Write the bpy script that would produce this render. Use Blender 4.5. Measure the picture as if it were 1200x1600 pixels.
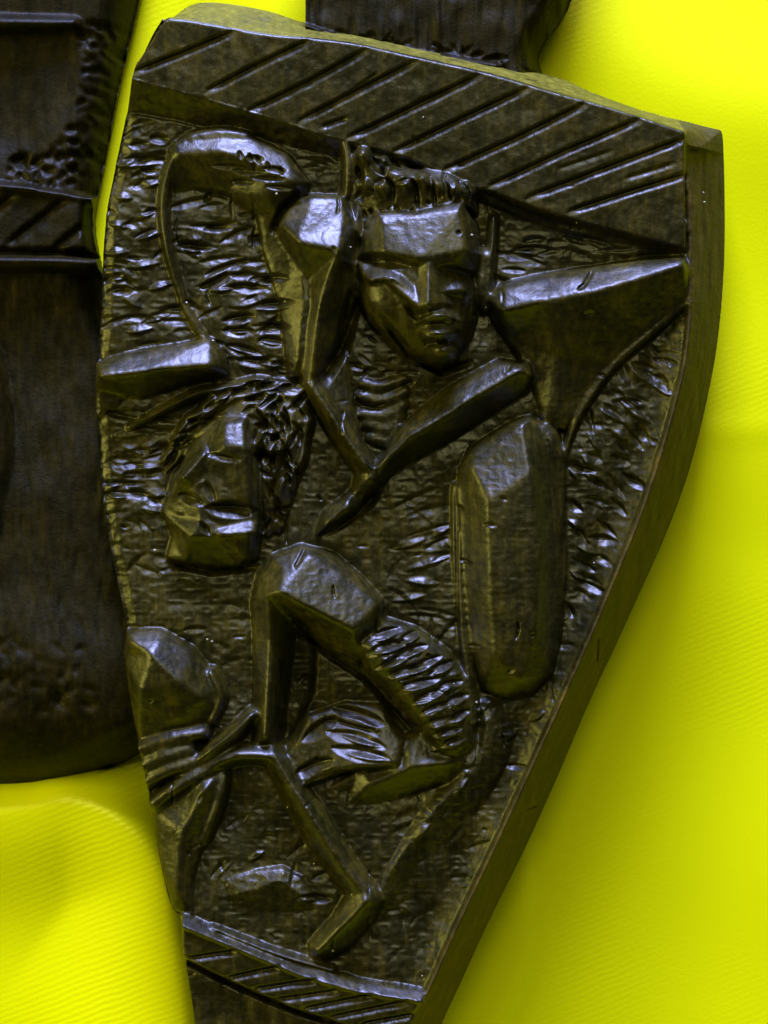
import bpy, math, random
import numpy as np
from mathutils import Vector
from mathutils.geometry import delaunay_2d_cdt

S = 0.0002                      # metres per design unit (a design unit is 0.2 mm)
scene = bpy.context.scene
for o in list(bpy.data.objects):
    bpy.data.objects.remove(o)

# ------------------------------------------------------------------ camera, world, lamps, exposure
CAM_D = 0.90
cam = bpy.data.cameras.new('camera')
cam.sensor_fit = 'VERTICAL'; cam.sensor_height = 24.0
cam.lens = 24.0 * CAM_D / 0.32
cam.clip_start = 0.01; cam.clip_end = 20
camo = bpy.data.objects.new('camera', cam)
camo.location = (0, -CAM_D - 0.004, 0); camo.rotation_euler = (math.radians(90), 0, 0)
scene.collection.objects.link(camo); scene.camera = camo

world = bpy.data.worlds.new('World'); scene.world = world; world.use_nodes = True
bg = world.node_tree.nodes['Background']
bg.inputs[0].default_value = (1.0, 0.95, 0.7, 1); bg.inputs[1].default_value = 0.04

def lamp(name, loc, target, size, energy, col, size_y=None, spread=180):
    l = bpy.data.lights.new(name, 'AREA'); l.energy = energy; l.color = col
    l.shape = 'RECTANGLE'; l.size = size; l.size_y = size_y or size
    l.spread = math.radians(spread)
    o = bpy.data.objects.new(name, l); o.location = loc
    d = Vector(target) - Vector(loc)
    o.rotation_euler = d.to_track_quat('-Z', 'Y').to_euler()
    scene.collection.objects.link(o)
    return o
# the cool ceiling light overhead, an added yellow fill at left standing in for cloth bounce, and the room light behind the camera
lamp('ceiling_lamp', (0.0, -0.56, 1.55), (0.0, -0.08, 0.0), 0.56, 138.0, (0.42, 0.47, 1.0), 0.44)
lamp('bounce_fill', (-1.25, -0.50, 0.12), (0.0, 0.0, 0.0), 0.6, 15.0, (1.0, 0.90, 0.18))
lamp('room_lamp', (0.10, -1.95, 1.25), (0.0, 0.05, -0.05), 1.2, 23.0, (1.0, 0.95, 0.42))
scene.view_settings.view_transform = 'Standard'
scene.view_settings.look = 'None'
scene.view_settings.exposure = -0.15
scene.view_settings.gamma = 1.0
scene.render.engine = 'CYCLES'
scene.render.resolution_x = 768; scene.render.resolution_y = 1024

# ------------------------------------------------------------------ materials
def new_mat(name):
    m = bpy.data.materials.new(name); m.use_nodes = True
    nt = m.node_tree
    return m, nt, nt.nodes['Principled BSDF'], nt.nodes.new, nt.links.new

def wood_mat(name, dark, mid_c, light, r0, r1, bump=0.5, sx=1.0, spec=0.5):
    m, nt, p, N, L = new_mat(name)
    tc = N('ShaderNodeTexCoord')
    def noise(scale, detail, rough=0.6, vec=None):
        n = N('ShaderNodeTexNoise'); n.inputs['Scale'].default_value = scale
        n.inputs['Detail'].default_value = detail; n.inputs['Roughness'].default_value = rough
        L(vec or tc.outputs['Object'], n.inputs['Vector']); return n
    def math_(op, a, b):
        q = N('ShaderNodeMath'); q.operation = op
        for k, v in enumerate((a, b)):
            if isinstance(v, float): q.inputs[k].default_value = v
            else: L(v, q.inputs[k])
        return q.outputs[0]
    mp = N('ShaderNodeMapping'); mp.inputs['Scale'].default_value = (520*sx, 520, 60)
    L(tc.outputs['Object'], mp.inputs[0])
    grain = noise(1.0, 5, 0.65, mp.outputs[0])
    blot = noise(75, 5, 0.62); mott = noise(330, 4, 0.7); fine = noise(1000, 3, 0.6)
    f = math_('ADD', math_('MULTIPLY', grain.outputs['Fac'], 0.36), math_('MULTIPLY', blot.outputs['Fac'], 0.34))
    f = math_('ADD', f, math_('MULTIPLY', mott.outputs['Fac'], 0.30))
    cr = N('ShaderNodeValToRGB'); e = cr.color_ramp.elements
    e[0].position = 0.38; e[0].color = (*dark, 1); e[1].position = 0.63; e[1].color = (*light, 1)
    x = e.new(0.50); x.color = (*mid_c, 1)
    L(f, cr.inputs[0]); L(cr.outputs[0], p.inputs['Base Color'])
    g = math_('ADD', math_('MULTIPLY', blot.outputs['Fac'], 0.45), math_('MULTIPLY', mott.outputs['Fac'], 0.55))
    rr = N('ShaderNodeMapRange'); rr.inputs[1].default_value = 0.38; rr.inputs[2].default_value = 0.62
    rr.inputs[3].default_value = r0; rr.inputs[4].default_value = r1
    L(g, rr.inputs[0]); L(rr.outputs[0], p.inputs['Roughness'])
    prev = None
    for src, dist in ((grain, 0.00022), (mott, 0.00032), (fine, 0.00026)):
        b = N('ShaderNodeBump'); b.inputs['Strength'].default_value = bump; b.inputs['Distance'].default_value = dist
        L(src.outputs['Fac'], b.inputs['Height'])
        if prev: L(prev, b.inputs['Normal'])
        prev = b.outputs[0]
    L(prev, p.inputs['Normal'])
    p.inputs['Specular IOR Level'].default_value = spec
    return m

M_wood = wood_mat('dark_waxed_wood', (0.0048, 0.0046, 0.0002), (0.0160, 0.0138, 0.0003), (0.048, 0.037, 0.0008), 0.31, 0.44, bump=0.36, spec=0.40)
M_rim = wood_mat('bounce_lit_side_wood', (0.008, 0.0050, 0.0002), (0.034, 0.022, 0.0006), (0.085, 0.057, 0.002), 0.48, 0.66, bump=0.6, sx=0.5, spec=0.3)  # side wall: yellow bounce from the cloth is painted into this browner base colour
M_edge = wood_mat('worn_lit_top_wood', (0.03, 0.025, 0.001), (0.10, 0.09, 0.004), (0.19, 0.17, 0.015), 0.50, 0.65, bump=0.5, spec=0.2)  # worn top face, its colour also lightened and yellowed for the reflected cloth
M_dark = wood_mat('blackened_wood', (0.0022, 0.0019, 0.0001), (0.0075, 0.0058, 0.0002), (0.018, 0.013, 0.0006), 0.40, 0.52, bump=0.5, spec=0.10)

def cloth_mat():
    m, nt, p, N, L = new_mat('yellow_satin')
    tc = N('ShaderNodeTexCoord')
    p.inputs['Base Color'].default_value = (0.69, 0.73, 0.0004, 1)
    p.inputs['Roughness'].default_value = 0.30
    p.inputs['Specular IOR Level'].default_value = 0.6
    p.inputs['Specular Tint'].default_value = (1.0, 1.0, 0.25, 1)
    if 'Sheen Weight' in p.inputs: p.inputs['Sheen Weight'].default_value = 0.0
    mp = N('ShaderNodeMapping'); mp.inputs['Rotation'].default_value = (0, math.radians(22), 0)
    L(tc.outputs['Object'], mp.inputs[0])
    w = N('ShaderNodeTexWave'); w.wave_type = 'BANDS'; w.bands_direction = 'Z'
    w.inputs['Scale'].default_value = 165; w.inputs['Distortion'].default_value = 3.0
    w.inputs['Detail'].default_value = 3; w.inputs['Detail Scale'].default_value = 0.6
    L(mp.outputs[0], w.inputs['Vector'])
    n = N('ShaderNodeTexNoise'); n.inputs['Scale'].default_value = 9; n.inputs['Detail'].default_value = 2
    L(tc.outputs['Object'], n.inputs['Vector'])
    r = N('ShaderNodeMapRange'); r.inputs[1].default_value = 0.46; r.inputs[2].default_value = 0.68
    L(n.outputs['Fac'], r.inputs[0])
    mul = N('ShaderNodeMath'); mul.operation = 'MULTIPLY'
    L(w.outputs['Fac'], mul.inputs[0]); L(r.outputs[0], mul.inputs[1])
    fn = N('ShaderNodeTexNoise'); fn.inputs['Scale'].default_value = 900; fn.inputs['Detail'].default_value = 2
    L(tc.outputs['Object'], fn.inputs['Vector'])
    b = N('ShaderNodeBump'); b.inputs['Strength'].default_value = 0.14; b.inputs['Distance'].default_value = 0.0004
    L(mul.outputs[0], b.inputs['Height'])
    b2 = N('ShaderNodeBump'); b2.inputs['Strength'].default_value = 0.25; b2.inputs['Distance'].default_value = 0.0002
    L(fn.outputs['Fac'], b2.inputs['Height']); L(b.outputs[0], b2.inputs['Normal'])
    L(b2.outputs[0], p.inputs['Normal'])
    return m
M_cloth = cloth_mat()

# ------------------------------------------------------------------ relief carving tools
def catmull(pts, n=8, closed=False):
    P = [np.array(p, float) for p in pts]; out = []
    m = len(P)
    rng = range(m if closed else m - 1)
    for i in rng:
        p1, p2 = P[i], P[(i + 1) % m]
        p0 = P[i - 1] if (closed or i > 0) else p1
        p3 = P[(i + 2) % m] if (closed or i + 2 < m) else p2
        for k in range(n):
            t = k / n
            out.append(0.5 * (2*p1 + (p2-p0)*t + (2*p0-5*p1+4*p2-p3)*t*t + (3*p1-p0-3*p2+p3)*t**3))
    if not closed: out.append(P[-1])
    return np.array(out)

def seg_dist(X, Y, pts):
    """distance, position along, and side for a polyline"""
    best = np.full(X.shape, 1e18); tt = np.zeros(X.shape); sd = np.zeros(X.shape)
    for i in range(len(pts) - 1):
        ax, ay = pts[i][0], pts[i][1]; bx, by = pts[i+1][0], pts[i+1][1]
        dx, dy = bx-ax, by-ay; l2 = dx*dx+dy*dy+1e-9
        t = np.clip(((X-ax)*dx+(Y-ay)*dy)/l2, 0, 1)
        qx = X-(ax+t*dx); qy = Y-(ay+t*dy)
        d = qx*qx+qy*qy
        m = d < best
        best = np.where(m, d, best); tt = np.where(m, i+t, tt)
        sd = np.where(m, (dx*qy-dy*qx)/math.sqrt(l2), sd)
    return np.sqrt(best), tt, sd

def near_dist(X, Y, pts, R, x0, y0, st):
    """distance to a polyline, exact within R on a regular grid (R+1 beyond)"""
    D = np.full(X.shape, R+1.0); ny, nx = X.shape
    for i in range(len(pts)-1):
        ax, ay = pts[i][0], pts[i][1]; bx, by = pts[i+1][0], pts[i+1][1]
        i0 = max(0, int((min(ax, bx)-R-x0)/st)); i1 = min(nx, int((max(ax, bx)+R-x0)/st)+2)
        j0 = max(0, int((min(ay, by)-R-y0)/st)); j1 = min(ny, int((max(ay, by)+R-y0)/st)+2)
        if i1 <= i0 or j1 <= j0: continue
        w = (slice(j0, j1), slice(i0, i1)); x, y = X[w], Y[w]
        dx, dy = bx-ax, by-ay; l2 = dx*dx+dy*dy+1e-9
        t = np.clip(((x-ax)*dx+(y-ay)*dy)/l2, 0, 1)
        D[w] = np.minimum(D[w], np.hypot(x-ax-t*dx, y-ay-t*dy))
    return D

def inside(X, Y, poly):
    r = np.zeros(X.shape, bool); n = len(poly)
    for i in range(n):
        x0, y0 = poly[i][0], poly[i][1]; x1, y1 = poly[(i+1) % n][0], poly[(i+1) % n][1]
        if y0 == y1: continue
        c = ((y0 > Y) != (y1 > Y)) & (X < (x1-x0)*(Y-y0)/(y1-y0)+x0)
        r ^= c
    return r

def vnoise(X, Y, scale, seed):
    rs = np.random.RandomState(seed); T = rs.rand(128, 128)
    x = X/scale + 1000; y = Y/scale + 1000
    xi = np.floor(x).astype(int); yi = np.floor(y).astype(int)
    fx = x-xi; fy = y-yi; fx = fx*fx*(3-2*fx); fy = fy*fy*(3-2*fy)
    g = lambda a, b: T[a % 128, b % 128]
    return ((g(xi, yi)*(1-fx)+g(xi+1, yi)*fx)*(1-fy)+(g(xi, yi+1)*(1-fx)+g(xi+1, yi+1)*fx)*fy)*2-1

def blur(A, k):
    for ax in (0, 1):
        B = np.zeros_like(A); w = 0
        for i in range(-3*k, 3*k+1):
            g = math.exp(-0.5*(i/k)**2); w += g
            idx = np.clip(np.arange(A.shape[ax])+i, 0, A.shape[ax]-1)
            B += g*np.take(A, idx, axis=ax)
        A = B/w
    return A

def blur3(A):
    for ax in (0, 1):
        n = A.shape[ax]; lo = np.take(A, np.clip(np.arange(n)-1, 0, n-1), axis=ax); hi = np.take(A, np.clip(np.arange(n)+1, 0, n-1), axis=ax)
        A = (lo+4*A+hi)/6
    return A

class Relief:
    def __init__(s, x0, x1, y0, y1, step):
        s.step = step; s.x0, s.y0 = x0, y0
        s.nx = int((x1-x0)/step)+1; s.ny = int((y1-y0)/step)+1
        xs = x0+np.arange(s.nx)*step; ys = y0+np.arange(s.ny)*step
        s.X, s.Y = np.meshgrid(xs, ys)
        s.H = np.zeros(s.X.shape); s.lab = np.zeros(s.X.shape, np.int16)
        s.names = ['slab']; s.queue = None
    def label(s, name):
        if name not in s.names: s.names.append(name)
        return s.names.index(name)
    def win(s, xa, xb, ya, yb):
        i0 = max(0, int((xa-s.x0)/s.step)-1); i1 = min(s.nx, int((xb-s.x0)/s.step)+2)
        j0 = max(0, int((ya-s.y0)/s.step)-1); j1 = min(s.ny, int((yb-s.y0)/s.step)+2)
        return (slice(j0, max(j0, j1)), slice(i0, max(i0, i1)))
    def put(s, w, m, h, name, mode):
        H = s.H[w]
        if mode == 'max': m = m & (h > H)
        elif mode == 'min': m = m & (h < H)
        if mode == 'add': H[m] += h[m]
        else: H[m] = h[m]
        if name is not None: s.lab[w][m] = s.label(name)
    def facet(s, name, outline, inner=(), edges=(), mode='max'):
        """chisel-cut facets: outline and inner points (x, y, height), triangulated"""
        pts = list(outline)+list(inner); n = len(outline)
        ee = [(i, (i+1) % n) for i in range(n)]+list(edges)
        v, _, f, ov, _, _ = delaunay_2d_cdt([Vector((p[0], p[1])) for p in pts], ee, [], 1, 1e-4)
        hs = []
        for k, q in enumerate(v):
            if ov[k]: hs.append(pts[ov[k][0]][2])
            else:
                d = [((p[0]-q.x)**2+(p[1]-q.y)**2, p[2]) for p in pts]; hs.append(min(d)[1])
        for t in f:
            a, b, c = [(v[i].x, v[i].y, hs[i]) for i in t[:3]]
            w = s.win(min(a[0], b[0], c[0]), max(a[0], b[0], c[0]), min(a[1], b[1], c[1]), max(a[1], b[1], c[1]))
            X, Y = s.X[w], s.Y[w]
            if X.size == 0: continue
            den = (b[1]-c[1])*(a[0]-c[0])+(c[0]-b[0])*(a[1]-c[1])
            if abs(den) < 1e-9: continue
            l1 = ((b[1]-c[1])*(X-c[0])+(c[0]-b[0])*(Y-c[1]))/den
            l2 = ((c[1]-a[1])*(X-c[0])+(a[0]-c[0])*(Y-c[1]))/den
            l3 = 1-l1-l2; e = -1e-6
            s.put(w, (l1 >= e) & (l2 >= e) & (l3 >= e), l1*a[2]+l2*b[2]+l3*c[2], name, mode)
    def dome(s, name, cx, cy, rx, ry, ang, h, base=0, p=2.0, mode='max'):
        R = max(rx, ry)
        w = s.win(cx-R, cx+R, cy-R, cy+R); X, Y = s.X[w]-cx, s.Y[w]-cy
        c, sn = math.cos(ang), math.sin(ang)
        q = np.sqrt(((X*c+Y*sn)/rx)**2+((-X*sn+Y*c)/ry)**2)
        s.put(w, q < 1, base+(h-base)*(1-np.clip(q, 0, 1)**p)**(1/p), name, mode)
    def tube(s, name, pts, base=-10, p=2.0, skew=0.0, mode='max', n=6):
        """rounded limb: pts (x, y, radius, height); p=1 gives a tent ridge; skew shifts the ridge to one side"""
        C = catmull(pts, n) if len(pts) > 2 else np.array(pts, float)
        R = C[:, 2].max()
        w = s.win(C[:, 0].min()-R, C[:, 0].max()+R, C[:, 1].min()-R, C[:, 1].max()+R)
        X, Y = s.X[w], s.Y[w]
        if X.size == 0: return
        d, t, sd = seg_dist(X, Y, C)
        i = np.arange(len(C)); r = np.interp(t, i, C[:, 2]); h = np.interp(t, i, C[:, 3])
        u = sd/r
        full = np.abs(d)/r
        if skew:
            u2 = np.where(u > skew, (u-skew)/(1-skew), (skew-u)/(1+skew)); full = np.maximum(np.where(np.abs(d-np.abs(sd)) < 1e-3, u2, full), 0)
            m = d < r
        else: m = full < 1
        prof = (1-np.clip(full, 0, 1)**p)**(1/p) if p > 1 else 1-np.clip(full, 0, 1)
        s.put(w, m, base+(h-base)*prof, name, mode)
    def groove(s, pts, up, dn, depth, taper=True, mask=None):
        """V cut with a steep upper wall (width up) and a slanting lower wall (width dn)"""
        if s.queue is not None:
            s.queue.append(('groove', (pts, up, dn, depth, taper, mask))); return
        C = np.array(pts, float); R = max(up, dn)
        w = s.win(C[:, 0].min()-R, C[:, 0].max()+R, C[:, 1].min()-R, C[:, 1].max()+R)
        X, Y = s.X[w], s.Y[w]
        if X.size == 0: return
        d, t, sd = seg_dist(X, Y, C)
        if C[0, 0] > C[-1, 0]: sd = -sd
        q = np.where(sd > 0, d/dn, d/up)
        dep = depth*np.ones_like(t)
        if taper:
            tn = t/(len(C)-1); dep = depth*np.clip(np.minimum(tn, 1-tn)*6+0.25, 0, 1)
        cut = np.clip(1-q, 0, 1)*dep
        if mask is not None: cut = cut*mask[w]
        s.H[w] -= cut
    def gouge(s, cx, cy, L, wd, ang, depth, mask=None):
        if s.queue is not None:
            s.queue.append(('gouge', (cx, cy, L, wd, ang, depth, mask))); return
        c, sn = math.cos(ang), math.sin(ang)
        w = s.win(cx-L, cx+L, cy-L, cy+L)
        X, Y = s.X[w]-cx, s.Y[w]-cy
        if X.size == 0: return
        u = (X*c+Y*sn)/(L*0.5); v = (-X*sn+Y*c)/wd
        along = np.clip(1-u*u, 0, 1)**0.7
        v = v/np.maximum(along, 0.2)
        pr = np.where(v < -0.35, np.clip((v+1)/0.65, 0, 1), np.clip((1-v)/1.35, 0, 1))
        cut = along*pr*depth
        if mask is not None: cut = cut*mask[w]
        s.H[w] -= cut
    def blade(s, cx, cy, L, wd, ang, rise, mask=None):
        """a thin chip lifted by the knife: its face turns up, its lower lip drops off sharply"""
        c, sn = math.cos(ang), math.sin(ang)
        w = s.win(cx-L, cx+L, cy-L, cy+L); X, Y = s.X[w]-cx, s.Y[w]-cy
        if X.size == 0: return
        u = (X*c+Y*sn)/(L*0.5); v = (-X*sn+Y*c)/wd
        al = np.clip(1-np.abs(u)**1.6, 0, 1); v = v/np.maximum(al, 0.12)
        pr = np.where(v < 0.45, np.clip((v+1)/1.45, 0, 1), np.clip((0.75-v)/0.3, 0, 1))
        add = pr*rise*al*(al > 0)
        if mask is not None: add = add*mask[w]
        s.H[w] += add
    def gouges(s, poly, n, L, wd, ang, depth, seed, mask=None, jit=0.25):
        r = random.Random(seed)
        xs = [p[0] for p in poly]; ys = [p[1] for p in poly]
        k = 0; tries = 0
        while k < n and tries < n*30:
            tries += 1
            x = r.uniform(min(xs), max(xs)); y = r.uniform(min(ys), max(ys))
            if not inside(np.array([x]), np.array([y]), poly)[0]: continue
            k += 1
            s.gouge(x, y, L*r.uniform(0.6, 1.4), wd*r.uniform(0.7, 1.4), ang+r.gauss(0, jit), depth*r.uniform(0.5, 1.3), mask)
    def build(s, outline, back, parent_map, mats, default_mat):
        """split the carved surface by label into meshes; the outline gets side walls to depth `back`"""
        X, Y, H = s.X, s.Y, s.H
        st = s.step
        near = near_dist(X, Y, list(outline)+[outline[0]], 6, s.x0, s.y0, st)
        ins = inside(X, Y, outline)
        sdf = np.where(ins, -near, near)
        vin = sdf < 0.45*st
        cell = vin[:-1, :-1] & vin[1:, :-1] & vin[:-1, 1:] & vin[1:, 1:]
        lab = s.lab
        cl = np.maximum.reduce([lab[:-1, :-1], lab[1:, :-1], lab[:-1, 1:], lab[1:, 1:]])
        cl = np.where(cell, cl, -1)
        # snap rim vertices to the true outline
        touched = np.zeros(X.shape, np.int8); outcount = np.zeros(X.shape, np.int8)
        for dj in (0, 1):
            for di in (0, 1):
                sl = (slice(dj, s.ny-1+dj), slice(di, s.nx-1+di))
                touched[sl] += cell
                outcount[sl] += ~cell
        rim = (touched > 0) & (touched < 4)
        PX, PY = X.copy(), Y.copy()
        O = np.vstack([outline, outline[:1]])
        rj, ri = np.nonzero(rim)
        px, py = X[rj, ri], Y[rj, ri]
        best = np.full(px.shape, 1e18); bx = px.copy(); by = py.copy()
        for i in range(len(O)-1):
            a, b = O[i], O[i+1]; d = b-a; l2 = (d*d).sum()+1e-9
            t = np.clip(((px-a[0])*d[0]+(py-a[1])*d[1])/l2, 0, 1)
            qx, qy = a[0]+t*d[0], a[1]+t*d[1]
            dd = (px-qx)**2+(py-qy)**2; m = dd < best
            best[m] = dd[m]; bx[m] = qx[m]; by[m] = qy[m]
        ok = best < (2*st)**2
        PX[rj[ok], ri[ok]] = bx[ok]; PY[rj[ok], ri[ok]] = by[ok]
        gy, gx = np.gradient(H, st)
        NX, NY, NZ = -gx, -np.ones_like(gx), gy        # world normal: x=-dh/dx, y=-1, z=+dh/dy (y is down)
        ln = np.sqrt(NX**2+1+NZ**2); NX /= ln; NY = NY/ln; NZ /= ln
        objs = {}
        for li, name in enumerate(s.names):
            own = cl == li
            if not own.any(): continue
            HH = H
            if li == 0:
                use = cell                       # the slab runs on beneath the carved parts
                other = np.ones(X.shape, bool)
                for dj in (0, 1):
                    for di in (0, 1):
                        sl = (slice(dj, s.ny-1+dj), slice(di, s.nx-1+di))
                        other[sl] &= (cl > 0)
                HH = np.where(other, np.minimum(H-12, 0), H)
            else: use = own
            jj, ii = np.nonzero(use)
            a = jj*s.nx+ii
            quads = np.stack([a, a+s.nx, a+s.nx+1, a+1], 1)
            # boundary edges of this part -> skirt walls
            pad = np.zeros((s.ny+1, s.nx+1), bool); pad[1:-1, 1:-1] = use
            ed = []
            u = pad[1:-1, 1:-1]
            def addE(mask, f):
                J, I = np.nonzero(mask)
                if len(J): ed.append(f(J, I))
            addE(u & ~pad[:-2, 1:-1], lambda J, I: np.stack([J*s.nx+I, J*s.nx+I+1], 1))
            addE(u & ~pad[2:, 1:-1], lambda J, I: np.stack([(J+1)*s.nx+I+1, (J+1)*s.nx+I], 1))
            addE(u & ~pad[1:-1, :-2], lambda J, I: np.stack([(J+1)*s.nx+I, J*s.nx+I], 1))
            addE(u & ~pad[1:-1, 2:], lambda J, I: np.stack([J*s.nx+I+1, (J+1)*s.nx+I+1], 1))
            E = np.vstack(ed)
            ids = np.unique(quads); remap = np.full(s.nx*s.ny, -1, np.int64); remap[ids] = np.arange(len(ids))
            fx, fy, fh = PX.ravel()[ids], PY.ravel()[ids], HH.ravel()[ids]
            V = np.stack([(fx-600)*S, -fh*S, (800-fy)*S], 1)
            nrm = np.stack([NX.ravel()[ids], NY.ravel()[ids], NZ.ravel()[ids]], 1)
            # skirt vertices
            n0 = len(V); eu = np.unique(E); r2 = np.full(s.nx*s.ny, -1, np.int64); r2[eu] = np.arange(len(eu))
            ex, ey, eh = PX.ravel()[eu], PY.ravel()[eu], H.ravel()[eu]
            bh = np.full(len(eu), float(back)) if li == 0 else np.where(rim.ravel()[eu], eh-1, eh-15)
            top = np.stack([(ex-600)*S, -eh*S, (800-ey)*S], 1); bot = np.stack([(ex-600)*S, -bh*S, (800-ey)*S], 1)
            V = np.vstack([V, top, bot])
            k = len(eu)
            q2 = np.stack([n0+r2[E[:, 0]], n0+r2[E[:, 1]], n0+k+r2[E[:, 1]], n0+k+r2[E[:, 0]]], 1)
            Q = np.vstack([remap[quads], q2])
            me = bpy.data.meshes.new(name)
            me.vertices.add(len(V)); me.vertices.foreach_set('co', V.ravel())
            me.loops.add(len(Q)*4); me.loops.foreach_set('vertex_index', Q.ravel().astype(np.int32))
            me.polygons.add(len(Q)); me.polygons.foreach_set('loop_start', np.arange(0, len(Q)*4, 4, dtype=np.int32))
            me.polygons.foreach_set('loop_total', np.full(len(Q), 4, np.int32))
            me.update(calc_edges=True)
            me.polygons.foreach_set('use_smooth', np.ones(len(Q), bool))
            # side normals for the skirts
            sn = np.zeros((len(eu), 3))
            dE = (np.stack([PX.ravel()[E[:, 1]]-PX.ravel()[E[:, 0]], PY.ravel()[E[:, 1]]-PY.ravel()[E[:, 0]]], 1))
            nE = np.stack([dE[:, 1], np.zeros(len(E)), dE[:, 0]], 1)
            np.add.at(sn, r2[E[:, 0]], nE); np.add.at(sn, r2[E[:, 1]], nE)
            sn /= np.maximum(np.linalg.norm(sn, axis=1, keepdims=True), 1e-9)
            me.normals_split_custom_set_from_vertices(np.vstack([nrm, sn, sn]).tolist())
            base = name.split('#')[0]
            o = bpy.data.objects.new(base, me)
            me.materials.append(mats.get(base, default_mat))
            scene.collection.objects.link(o)
            objs[name] = o
        for name, o in objs.items():
            p = parent_map(name)
            o.parent = objs[p] if isinstance(p, str) else p
        return objs

def thing(name, label, cat, group=None):
    o = bpy.data.objects.new(name, None); scene.collection.objects.link(o)
    o['label'] = label; o['category'] = cat
    o.empty_display_size = 0.02
    return o

# ------------------------------------------------------------------ yellow satin cloth
def build_cloth():
    xs = np.linspace(-1900, 3100, 420); ys = np.linspace(-1500, 3000, 420)
    X, Y = np.meshgrid(xs, ys)
    H = -185 + 8*vnoise(X, Y, 520, 3) + 6*vnoise(X, Y, 230, 5)
    # sweep forward below the carving
    t = np.clip((Y-1900)/1100, 0, 1); H = H + 900*t**1.6
    # fold ridge at lower left: rises to a crest near y=1275 and bends down beside the panel
    d, tt, sd = seg_dist(X, Y, catmull([(-900, 1330), (-300, 1310), (0, 1285), (90, 1270), (170, 1300), (235, 1370), (262, 1500), (290, 1700), (310, 2000)], 8))
    H += 66*np.exp(-(d/np.where(sd > 0, 150, 46))**2)
    d, tt, sd = seg_dist(X, Y, catmull([(-500, 1550), (0, 1600), (130, 1700), (190, 1900)], 8))
    H += 20*np.exp(-(d/160)**2)
    # soft vertical fold at lower right
    d, tt, sd = seg_dist(X, Y, catmull([(800, 1180), (822, 1330), (838, 1450), (820, 1560), (770, 1660), (700, 1800)], 8))
    H += 18*np.exp(-(d/np.where(sd > 0, 50, 16))**2)*np.clip((Y-1180)/200, 0, 1)
    d, tt, sd = seg_dist(X, Y, catmull([(1500, 640), (1200, 664), (1090, 672), (900, 700)], 6))
    H += 1.5*np.exp(-(d/22)**2)
    d, tt, sd = seg_dist(X, Y, catmull([(1230, 900), (1130, 1200), (1080, 1500), (1050, 1800)], 6))
    H -= 16*np.exp(-(d/150)**2)
    d, tt, sd = seg_dist(X, Y, catmull([(700, -200), (900, 0), (1050, 90), (1300, 160)], 6))
    H += 14*np.exp(-(d/120)**2)
    V = np.stack([(X-600)*S, -H*S, (800-Y)*S], -1).reshape(-1, 3)
    ny, nx = X.shape
    j, i = np.meshgrid(np.arange(ny-1), np.arange(nx-1), indexing='ij'); a = (j*nx+i).ravel()
    Q = np.stack([a, a+nx, a+nx+1, a+1], 1)
    me = bpy.data.meshes.new('satin_cloth'); me.from_pydata(V.tolist(), [], Q.tolist()); me.update()
    me.polygons.foreach_set('use_smooth', np.ones(len(Q), bool))
    o = bpy.data.objects.new('satin_cloth', me); me.materials.append(M_cloth); scene.collection.objects.link(o)
    o['label'] = 'bright yellow satin cloth draped in soft folds behind the dark carvings'; o['category'] = 'cloth'
build_cloth()

# ------------------------------------------------------------------ the carved panel
LEFT = [(258, 18), (236, 52), (213, 105), (200, 160), (188, 212), (167, 315), (163, 350), (159, 400), (156, 480), (150, 560), (148, 600),
        (150, 680), (156, 760), (166, 830), (179, 900), (196, 980), (192, 1020), (200, 1080), (214, 1155), (226, 1212),
        (240, 1300), (255, 1380), (268, 1422), (283, 1440), (286, 1485), (295, 1540), (304, 1600), (316, 1700)]
RIGHT_OUT = [(1122, 203), (1129, 215), (1132, 300), (1131, 420), (1120, 540), (1101, 640), (1075, 740), (1040, 835), (1002, 920), (961, 1010),
             (920, 1098), (870, 1215), (818, 1330), (768, 1430), (722, 1530), (690, 1600), (650, 1700)]
RIGHT_IN = [(1068, 208), (1074, 300), (1076, 400), (1077, 470), (1069, 560), (1050, 640), (1030, 710), (1000, 800), (962, 895), (920, 995),
            (880, 1085), (830, 1195), (770, 1325), (720, 1430), (668, 1545), (640, 1600), (600, 1700)]
TOP_FRONT = [(262, 30), (310, 38), (420, 57), (480, 62), (560, 72), (640, 90), (760, 117), (850, 143), (960, 173), (1068, 208)]
TOP_BACK = [(258, 18), (300, 8), (345, 5), (420, 18), (480, 37), (600, 60), (850, 116), (920, 143), (1000, 172), (1090, 195), (1122, 203)]

def back(pts, h):     # true place of an edge seen at depth h behind the carved face
    k = 1-(h-20)*S/CAM_D
    return [(600+(x-600)*k, 800+(y-800)*k) for x, y in pts]
RIGHT_OUT = back(RIGHT_OUT, -75); TOP_BACK = back(TOP_BACK, -75); TOP_BACK[0] = LEFT[0]
P = Relief(126, 1166, -14, 1702, 1.5)
X, Y = P.X, P.Y
lf = catmull(LEFT, 5); ro = catmull(RIGHT_OUT, 5); ri = catmull(RIGHT_IN, 5); tf = catmull(TOP_FRONT, 4); tb = catmull(TOP_BACK, 4)
outline = np.vstack([tb[:-1], ro, lf[::-1][:-1]])
front = np.vstack([tf[:-1], ri, (lf+np.array([-6.0, 0]))[::-1][:-1]])
inF = inside(X, Y, front)
ND = lambda pts, R: near_dist(X, Y, pts, R, P.x0, P.y0, P.step)
dF = ND(np.vstack([tf[:-1], ri]), 100)
dO = ND(np.vstack([tb[:-1], ro]), 100)
inO = inside(X, Y, outline)
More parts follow.
